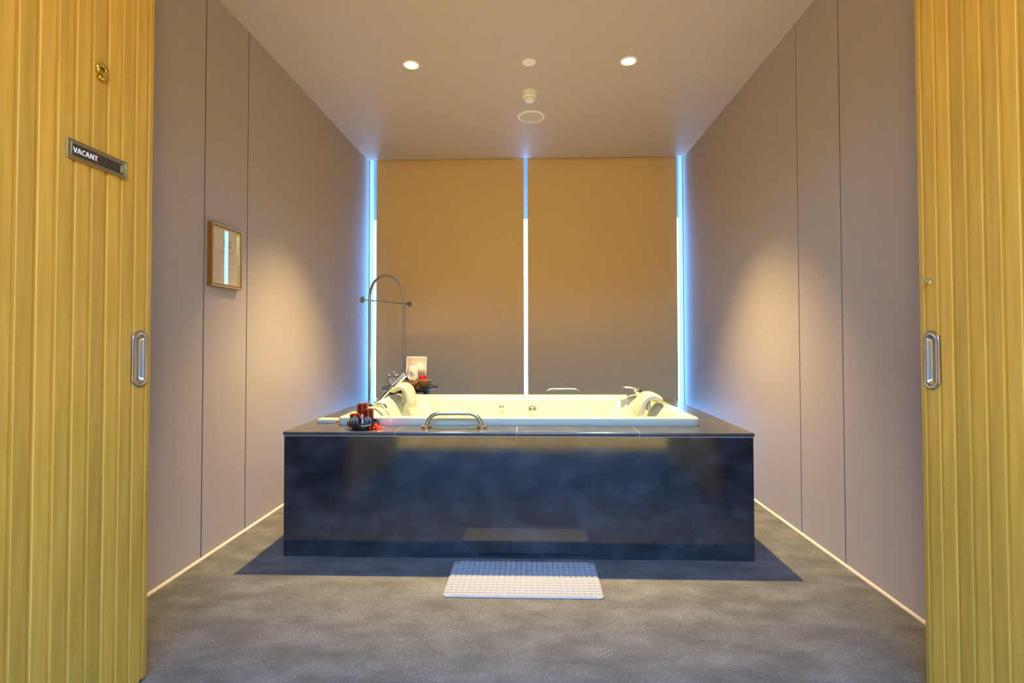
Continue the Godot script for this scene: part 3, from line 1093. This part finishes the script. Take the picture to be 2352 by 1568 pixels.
# ================================================================ side table and what stands on it
func build_side_table() -> void:
	var cz := -4.50
	var top := 0.694
	var tc := Vector3(-1.105, 0, cz)
	var t := thing("side_table", "round black glass side table behind the platform", "side table", tc)
	obj("table_top", lathe(v2([0, top - 0.014, 0.248, top - 0.014, 0.254, top - 0.010, 0.254, top - 0.004, 0.249, top, 0, top]), 64), M.black_gloss, t)
	obj("apron", lathe(v2([0.17, top - 0.04, 0.18, top - 0.04, 0.18, top - 0.014, 0.17, top - 0.014, 0.17, top - 0.04]), 48), M.black, t)
	for i in 3:
		var q := TAU * i / 3.0 + 0.35
		var p := Vector3(cos(q), 0, sin(q))
		var leg := obj("leg", rbox(Vector3(-0.012, 0, -0.03), Vector3(0.012, top - 0.014, 0.03), 0.003), M.black, t)
		leg.position = p * 0.17
		leg.rotation.y = -q
	obj("lower_ring", lathe(v2([0.155, 0.16, 0.175, 0.16, 0.175, 0.175, 0.155, 0.175, 0.155, 0.16]), 40), M.black, t)

	# wooden tray
	var tr := thing("wooden_tray", "reddish wooden tray box on the side table", "tray", Vector3(-1.145, top, cz - 0.085), 0.05)
	var st := st_new()
	add_rbox(st, Vector3(-0.115, 0, -0.070), Vector3(0.115, 0.012, 0.070), 0.002, 1)
	obj("bottom", done(st), M.bowl_wood, tr)
	for e in [[-0.115, -0.070, 0.115, -0.060], [-0.115, 0.060, 0.115, 0.070], [-0.115, -0.060, -0.105, 0.060], [0.105, -0.060, 0.115, 0.060]]:
		obj("side", rbox(Vector3(e[0], 0.010, e[1]), Vector3(e[2], 0.050, e[3]), 0.002, 1), M.bowl_wood, tr)
	obj("liner", box(Vector3(-0.105, 0.011, -0.060), Vector3(0.105, 0.048, 0.060)), M.black, tr)

	# bowls
	var bw := [[Vector3(-0.957, top, cz + 0.075), 1.0, "larger brown wooden bowl at the right edge of the side table"], [Vector3(-1.050, top, cz + 0.10), 0.64, "smaller brown wooden bowl beside the larger one"]]
	for e in bw:
		var k: float = e[1]
		var pr := []
		for q in v2([0, 0, 0.030, 0, 0.045, 0.012, 0.057, 0.032, 0.065, 0.064, 0.062, 0.066, 0.058, 0.063, 0.050, 0.034, 0.038, 0.016, 0.02, 0.008, 0, 0.007]):
			pr.append(q * k)
		var b := thing("wooden_bowl", e[2], "bowl", e[0], 0.0, "wooden bowls on the side table")
		obj("bowl", lathe(pr, 36), M.bowl_wood, b)

	# card in a clear stand
	var card := thing("card_stand", "printed card in a clear upright stand behind the pillar candle", "card stand", Vector3(-1.098, top, cz - 0.19), -0.08)
	var cw := 0.094
	var ch := 0.258
	var lean := Basis(Vector3.RIGHT, -0.12)
	var pr2 := obj("card", print_plane(cw, ch / 2, 0.0), card_print(), card)
	pr2.transform = Transform3D(lean, lean * Vector3(0, ch / 2 + 0.002, 0))
	obj("card_back", box(Vector3(-cw, -ch / 2, -0.002), Vector3(cw, ch / 2, -0.0005)), M.white, card).transform = Transform3D(lean, lean * Vector3(0, ch / 2 + 0.002, 0))
	for e in [[-cw - 0.004, -ch / 2, -cw, ch / 2], [cw, -ch / 2, cw + 0.004, ch / 2], [-cw - 0.004, ch / 2, cw + 0.004, ch / 2 + 0.005]]:
		obj("edge", box(Vector3(e[0], e[1], -0.003), Vector3(e[2], e[3], 0.001)), M.white_gloss, card).transform = Transform3D(lean, lean * Vector3(0, ch / 2 + 0.002, 0))
	obj("foot", rbox(Vector3(-cw, 0, -0.05), Vector3(cw, 0.003, 0.02), 0.001, 1), M.white_gloss, card)

	# pillar candle
	var wax := mat(0.86, 0.76, 0.50, 0.55)
	wax.emission_enabled = true
	wax.emission = lin(1.0, 0.74, 0.30)
	wax.emission_energy_multiplier = 0.45
	var pc := thing("pillar_candle", "glowing ivory pillar candle on the wooden tray", "candle", Vector3(-1.098, top + 0.048, cz - 0.100))
	obj("wax", lathe(v2([0, 0, 0.038, 0, 0.040, 0.003, 0.040, 0.118, 0.0385, 0.123, 0.034, 0.125, 0.030, 0.121, 0.010, 0.116, 0, 0.116]), 36), wax, pc)
	var fl := mat(1.0, 0.8, 0.4, 0.5)
	fl.emission_enabled = true
	fl.emission = lin(1.0, 0.72, 0.28)
	fl.emission_energy_multiplier = 3.0
	obj("flame", lathe(v2([0, 0, 0.003, 0.003, 0.0045, 0.008, 0.003, 0.014, 0, 0.021]), 12, Transform3D(Basis.IDENTITY, Vector3(0, 0.117, 0))), fl, pc)
	var cl := OmniLight3D.new()
	cl.name = "glow"
	cl.light_color = lin(1.0, 0.72, 0.3)
	cl.light_energy = 0.03
	cl.light_size = 0.01
	cl.omni_range = 6.0
	cl.omni_attenuation = 2.0
	cl.shadow_enabled = true
	pc.add_child(cl)
	cl.position = Vector3(0, 0.146, 0)

	# red glass votive
	var vt := thing("votive_candle", "small red glass votive candle beside the larger bowl", "candle", Vector3(-1.000, top, cz - 0.03))
	M.red_glass = mat(0.62, 0.012, 0.008, 0.10)
	M.red_glass.emission_enabled = true
	M.red_glass.emission = lin(1.0, 0.02, 0.01)
	M.red_glass.emission_energy_multiplier = 0.18
	obj("foot", lathe(v2([0, 0, 0.022, 0, 0.024, 0.004, 0.012, 0.010, 0.012, 0.038, 0.020, 0.046, 0, 0.046]), 24), M.white_gloss, vt)
	obj("cup", lathe(v2([0, 0.046, 0.026, 0.048, 0.033, 0.060, 0.034, 0.082, 0.030, 0.096, 0.026, 0.094, 0.024, 0.088, 0, 0.088]), 28), M.red_glass, vt)

	# flowers and leaves on the tray
	M.petal = mat(0.80, 0.78, 0.72, 0.55)
	M.petal_yellow = mat(0.80, 0.62, 0.06, 0.55)
	M.petal_red = mat(0.16, 0.012, 0.02, 0.5)
	M.leaf = mat(0.10, 0.16, 0.05, 0.5)
	var f := thing("frangipani_flower", "white frangipani flower with a yellow heart in front of the pillar candle", "flower", Vector3(-1.100, top + 0.088, cz - 0.038))
	for i in 5:
		var o := obj("petal", leaf_mesh(0.052, 0.020, 0.35), M.petal, f)
		o.basis = Basis(Vector3(0, 0.35, 1).normalized(), TAU * i / 5.0) * Basis(Vector3.RIGHT, 0.25)
	for i in 5:
		var o := obj("heart", leaf_mesh(0.020, 0.009, 0.5), M.petal_yellow, f)
		o.basis = Basis(Vector3(0, 0.35, 1).normalized(), TAU * i / 5.0 + 0.3) * Basis(Vector3.RIGHT, 0.35)
		o.position = Vector3(0, 0.0015, 0.004)
	var rf := thing("red_blossom", "dark red blossom lying in the wooden tray", "flower", Vector3(-1.142, top + 0.052, cz - 0.055))
	for i in 6:
		var o := obj("petal", leaf_mesh(0.030, 0.017, 0.6), M.petal_red, rf)
		o.basis = Basis(Vector3.UP, TAU * i / 6.0) * Basis(Vector3.RIGHT, -0.9)
	var lf := ["green leaf sprig at the left of the wooden tray", "pale green leaf at the foot of the pillar candle"]
	for e in 2:
		var g := thing("leaf_sprig", lf[e], "leaves", Vector3(-1.205 + e * 0.135, top + 0.050, cz - 0.060), 0.0, "leaves on the tray")
		for i in (5 if e == 0 else 3):
			var o := obj("leaf", leaf_mesh(0.055 if e == 0 else 0.042, 0.015, 0.5), M.leaf, g)
			o.basis = Basis(Vector3.UP, (-1.6 + i * 0.7) if e == 0 else (-1.9 + i * 0.35)) * Basis(Vector3.RIGHT, -0.75 if e == 0 else -1.3)

	# twin bell alarm clock
	var ck := thing("alarm_clock", "silver twin bell alarm clock on the side table behind the hand shower", "clock", Vector3(-1.262, top, cz + 0.012), 0.1)
	var fwd := Transform3D(Basis(Vector3.RIGHT, PI / 2), Vector3(0, 0.056, 0))
	M.dial = mat(0.40, 0.37, 0.35, 0.3)
	M.clock = mat(0.62, 0.60, 0.58, 0.25, 1.0)
	obj("case", lathe(v2([0, -0.02, 0.036, -0.02, 0.041, -0.012, 0.042, 0.014, 0.039, 0.018, 0.035, 0.018, 0.034, 0.014, 0, 0.014]), 40, fwd), M.clock, ck)
	obj("dial", lathe(v2([0, 0.0142, 0.0335, 0.0142, 0.0335, 0.0152, 0, 0.0152]), 36, fwd), M.dial, ck)
	obj("hand", box(Vector3(-0.0015, 0.052, 0.0156), Vector3(0.0015, 0.082, 0.0166)), M.black, ck)
	obj("hand", box(Vector3(-0.002, 0.0545, 0.0156), Vector3(0.022, 0.0575, 0.0166)), M.black, ck)
	for x in [-1.0, 1.0]:
		var bt := Transform3D(Basis(Vector3.BACK, -x * 0.6), Vector3(x * 0.030, 0.098, 0))
		obj("bell", lathe(v2([0.0, -0.002, 0.019, -0.002, 0.0195, 0.002, 0.016, 0.012, 0.008, 0.018, 0.003, 0.0195, 0.003, 0.024, 0, 0.024]), 24, bt), M.clock, ck)
		obj("foot", tube([Vector3(x * 0.022, 0.024, 0), Vector3(x * 0.032, 0.001, 0)], 0.004, 8), M.clock, ck)
	var hp := []
	for i in 13:
		var q := PI * i / 12.0
		hp.append(Vector3(cos(q) * 0.024, 0.113 + sin(q) * 0.021, 0))
	obj("handle", tube(hp, 0.0022, 8), M.clock, ck)

# a pointed petal or leaf growing along +y from the origin, cupped towards +z
func leaf_mesh(l: float, w: float, cup: float) -> ArrayMesh:
	var st := st_new()
	st.set_smooth_group(0)
	var rows := []
	for i in 7:
		var t := i / 6.0
		var hw := w * (0.12 + sin(PI * pow(t, 0.8)) * 0.88) if i < 6 else 0.0006
		var row := []
		for j in 5:
			var s := (j - 2) / 2.0
			row.append(Vector3(s * hw, l * t, cup * l * 0.35 * t * t + cup * hw * 0.5 * s * s))
		rows.append(row)
	for side in [0.0006, -0.0006]:
		for i in 6:
			for j in 4:
				var o := Vector3(0, 0, side)
				quad(st, rows[i][j] + o, rows[i + 1][j] + o, rows[i + 1][j + 1] + o, rows[i][j + 1] + o, Vector3(0, 0, side))
	return done(st)

func card_print() -> StandardMaterial3D:
	var im := Image.create(300, 412, false, Image.FORMAT_RGB8)
	im.fill(lin(0.42, 0.33, 0.30))
	im.fill_rect(Rect2i(0, 0, 300, 14), lin(0.56, 0.53, 0.55))
	im.fill_rect(Rect2i(0, 0, 12, 412), lin(0.56, 0.53, 0.55))
	im.fill_rect(Rect2i(288, 0, 12, 412), lin(0.56, 0.53, 0.55))
	var ink := lin(0.10, 0.07, 0.07)
	var soft := lin(0.30, 0.22, 0.20)
	for i in 5:      # small lotus mark
		arc(im, Vector2(150, 88), 8.0 + i * 6.0, 22.0 - i * 2.5, PI, TAU, 2, soft)
	# word under it, thin serif strokes: C h a r e
	arc(im, Vector2(118, 112), 11, 13, 0.8, 5.4, 4, ink)
	stroke(im, Vector2(136, 98), Vector2(136, 125), 3, ink)
	arc(im, Vector2(142, 120), 6, 7, PI, TAU, 3, ink)
	stroke(im, Vector2(148, 118), Vector2(148, 125), 3, ink)
	arc(im, Vector2(160, 119), 5, 6, 0, TAU, 3, ink)
	stroke(im, Vector2(166, 112), Vector2(166, 125), 3, ink)
	stroke(im, Vector2(173, 112), Vector2(173, 125), 3, ink)
	arc(im, Vector2(178, 117), 5, 5, PI, 1.7 * PI, 3, ink)
	arc(im, Vector2(190, 119), 6, 6, 0.4, TAU, 3, ink)
	var rng := RandomNumberGenerator.new()
	rng.seed = 4
	var x := 62.0
	while x < 240:   # bold line
		var l := rng.randf_range(3, 8)
		stroke(im, Vector2(x, 160 - rng.randf_range(0, 5)), Vector2(x + l, 167), 5, ink)
		x += l + (4 if rng.randf() < 0.8 else 13)
	for r in 6:
		x = 26.0
		while x < 274:
			var l := rng.randf_range(6, 22)
			stroke(im, Vector2(x, 192 + r * 24), Vector2(min(x + l, 276), 192 + r * 24), 3, soft)
			x += l + 6
	for i in 40:     # printed flowers at the lower right and a warm picture at the left
		var p := Vector2(rng.randf_range(210, 276), rng.randf_range(320, 372))
		var v := rng.randf_range(0.05, 0.5)
		im.fill_rect(Rect2i(int(p.x), int(p.y), 11, 9), lin(v, v * 0.8, v * 0.8))
	im.fill_rect(Rect2i(24, 262, 44, 120), lin(0.50, 0.24, 0.10))
	var m := mat(1, 1, 1, 0.35)
	m.albedo_texture = ImageTexture.create_from_image(im)
	return m

# ================================================================ candle tray and fairy lights on the platform
func build_tray() -> void:
	var at := Vector3(-0.908, PY, -2.672)
	var t := thing("candle_dish", "black round footed dish lettered in white, holding red candles", "dish", at)
	obj("dish", lathe(v2([0, 0.0, 0.058, 0, 0.060, 0.002, 0.060, 0.013, 0.078, 0.015, 0.083, 0.019, 0.084, 0.037, 0.0825, 0.039, 0.077, 0.039, 0.075, 0.036, 0.074, 0.025, 0, 0.024]), 56), M.black, t)
	var word := text_mesh("Thailand", 0.0085, 0.004, ["Droid Serif"], 400, true)
	var w := obj("lettering", word, M.white, t)
	var a := 0.50
	w.transform = Transform3D(Basis(Vector3.UP, a) * Basis(Vector3.BACK, 0.10), Vector3(sin(a), 0, cos(a)) * 0.0818 + Vector3(0, 0.027, 0))

	M.red_wax = mat(0.17, 0.008, 0.006, 0.18)
	M.wax_top = mat(0.50, 0.08, 0.03, 0.45)
	M.elephant = mat(0.22, 0.20, 0.15, 0.6)
	var sil := v2([0.0, 0.30, 0.03, 0.55, 0.10, 0.72, 0.20, 0.80, 0.30, 0.86, 0.55, 0.92, 0.80, 0.84, 0.95, 0.62, 1.0, 0.30, 0.97, 0.0, 0.80, 0.0, 0.78, 0.32, 0.52, 0.34, 0.50, 0.0, 0.33, 0.0, 0.31, 0.34, 0.20, 0.36, 0.16, 0.12, 0.06, 0.0, 0.0, 0.06, 0.05, 0.16])
	var cs := [[Vector3(-0.018, 0.0243, -0.040), 0.0285, 0.103, false, "tallest red candle, at the back of the black dish"], [Vector3(0.034, 0.0243, 0.018), 0.0265, 0.082, true, "middle sized red candle with a grey elephant, right side of the dish"], [Vector3(-0.037, 0.0243, 0.022), 0.0275, 0.056, true, "shortest red candle with a grey elephant, left side of the dish"]]
	for e in cs:
		var r: float = e[1]
		var h: float = e[2]
		var c := thing("red_candle", e[4], "candle", at + e[0], 0.0, "red candles in the black dish")
		obj("base", lathe(v2([0, 0, r, 0, r, h * 0.36, r - 0.001, h * 0.36, 0, h * 0.36]), 32), M.black, c)
		obj("wax", lathe(v2([0, h * 0.355, r, h * 0.36, r, h - 0.003, r - 0.003, h, r - 0.006, h - 0.002, r - 0.008, h - 0.006]), 32), M.red_wax, c)
		obj("wax_top", lathe(v2([r - 0.0078, h - 0.0065, r - 0.012, h - 0.007, 0, h - 0.006]), 28), M.wax_top, c)
		if e[3]:
			var k := 1.45 * r
			var el := prism(sil, Vector3(-0.5 * k, 0, 0), Vector3(k, 0, 0), Vector3(0, k, 0), Vector3(0, 0, 0.007))
			var o := obj("elephant_relief", el, M.elephant, c)
			var q := 0.20
			o.transform = Transform3D(Basis(Vector3.UP, q), Vector3(sin(q), 0, cos(q)) * (r - 0.0065) + Vector3(0, 0.011, 0))
	var fg := thing("tiny_figurine", "tiny pale pink figurine standing between the red candles", "figurine", at + Vector3(0.004, 0.0243, 0.028))
	M.pink = mat(0.62, 0.30, 0.26, 0.5)
	obj("stem", lathe(v2([0, 0, 0.006, 0, 0.005, 0.012, 0.0042, 0.034, 0, 0.036]), 16), M.white, fg)
	obj("cap", lathe(v2([0, 0.033, 0.010, 0.032, 0.0115, 0.035, 0.010, 0.044, 0.006, 0.052, 0, 0.055]), 20), M.pink, fg)

	# red fairy lights curled round the dish
	var fl := thing("fairy_lights", "tangle of glowing red fairy lights at the foot of the black dish", "fairy lights", at)
	M.wire = mat(0.45, 0.03, 0.02, 0.4, 0.6)
	var glow := mat(1.0, 0.05, 0.03, 0.4)
	glow.emission_enabled = true
	glow.emission = lin(1.0, 0.06, 0.03)
	glow.emission_energy_multiplier = 2.2
	var rng := RandomNumberGenerator.new()
	rng.seed = 12
	var path := []
	for i in 130:
		var u := i / 129.0
		var b := TAU * 5.0 * u
		path.append(Vector3(0.078 + 0.030 * cos(b) * (0.6 + 0.4 * sin(b * 0.37)) + 0.012 * sin(b * 2.3), 0.003 + 0.009 * absf(sin(b * 1.3 + 0.4)), 0.030 + 0.026 * sin(b) * (0.7 + 0.3 * cos(b * 0.61)) - 0.02 * u))
	for i in path.size():
		var v: Vector3 = path[i]
		var rr := Vector2(v.x, v.z).length()
		if rr < 0.063:
			var k := 0.063 / rr
			path[i] = Vector3(v.x * k, v.y, v.z * k)
	obj("wire", tube(path, 0.0011, 6), M.wire, fl)
	for i in 16:
		var o := obj("bulb", lathe(v2([0, -0.0034, 0.0024, -0.0024, 0.0034, 0, 0.0024, 0.0024, 0, 0.0034]), 10), glow, fl)
		o.position = path[int(i * 8.05) + 2] + Vector3(0, 0.001, 0)
	var lead := [Vector3(-0.215, 0.012, -0.165), Vector3(-0.19, 0.0025, -0.135), Vector3(-0.15, 0.002, -0.10), Vector3(-0.115, 0.0025, -0.075), Vector3(-0.075, 0.002, -0.055), Vector3(-0.02, 0.002, -0.066), Vector3(0.05, 0.002, -0.050), path[0]]
	var cv := Curve3D.new()
	for i in lead.size():
		var tg: Vector3 = (lead[min(i + 1, lead.size() - 1)] - lead[max(i - 1, 0)]) / 6.0
		cv.add_point(lead[i], -tg, tg)
	var lp := []
	for i in 50:
		lp.append(cv.sample_baked(cv.get_baked_length() * i / 49.0))
	obj("lead", tube(lp, 0.0012, 6), M.wire, fl)
	for i in 3:
		var o := obj("bulb", lathe(v2([0, -0.0034, 0.0024, -0.0024, 0.0034, 0, 0.0024, 0.0024, 0, 0.0034]), 10), glow, fl)
		o.position = lp[12 + i * 6] + Vector3(0, 0.003, 0)
	var ol := OmniLight3D.new()
	ol.name = "red_glow"
	ol.light_color = lin(1.0, 0.06, 0.03)
	ol.light_energy = 0.006
	ol.light_size = 0.01
	ol.omni_range = 5.0
	ol.omni_attenuation = 2.0
	ol.shadow_enabled = true
	fl.add_child(ol)
	ol.position = Vector3(0.095, 0.016, 0.018)

	# battery box of the fairy lights
	var bb := thing("battery_box", "small cream battery box at the front left corner of the tub", "battery box", Vector3(-1.177, PY, -2.862), 0.0)
	obj("case", rbox(Vector3(-0.052, 0, -0.034), Vector3(0.052, 0.019, 0.034), 0.003), M.vinyl, bb)
	obj("lid", rbox(Vector3(-0.050, 0.0185, -0.032), Vector3(0.050, 0.0215, 0.032), 0.0012), M.vinyl, bb)
	obj("switch", rbox(Vector3(0.051, 0.006, -0.008), Vector3(0.057, 0.013, 0.008), 0.001), M.vinyl, bb)
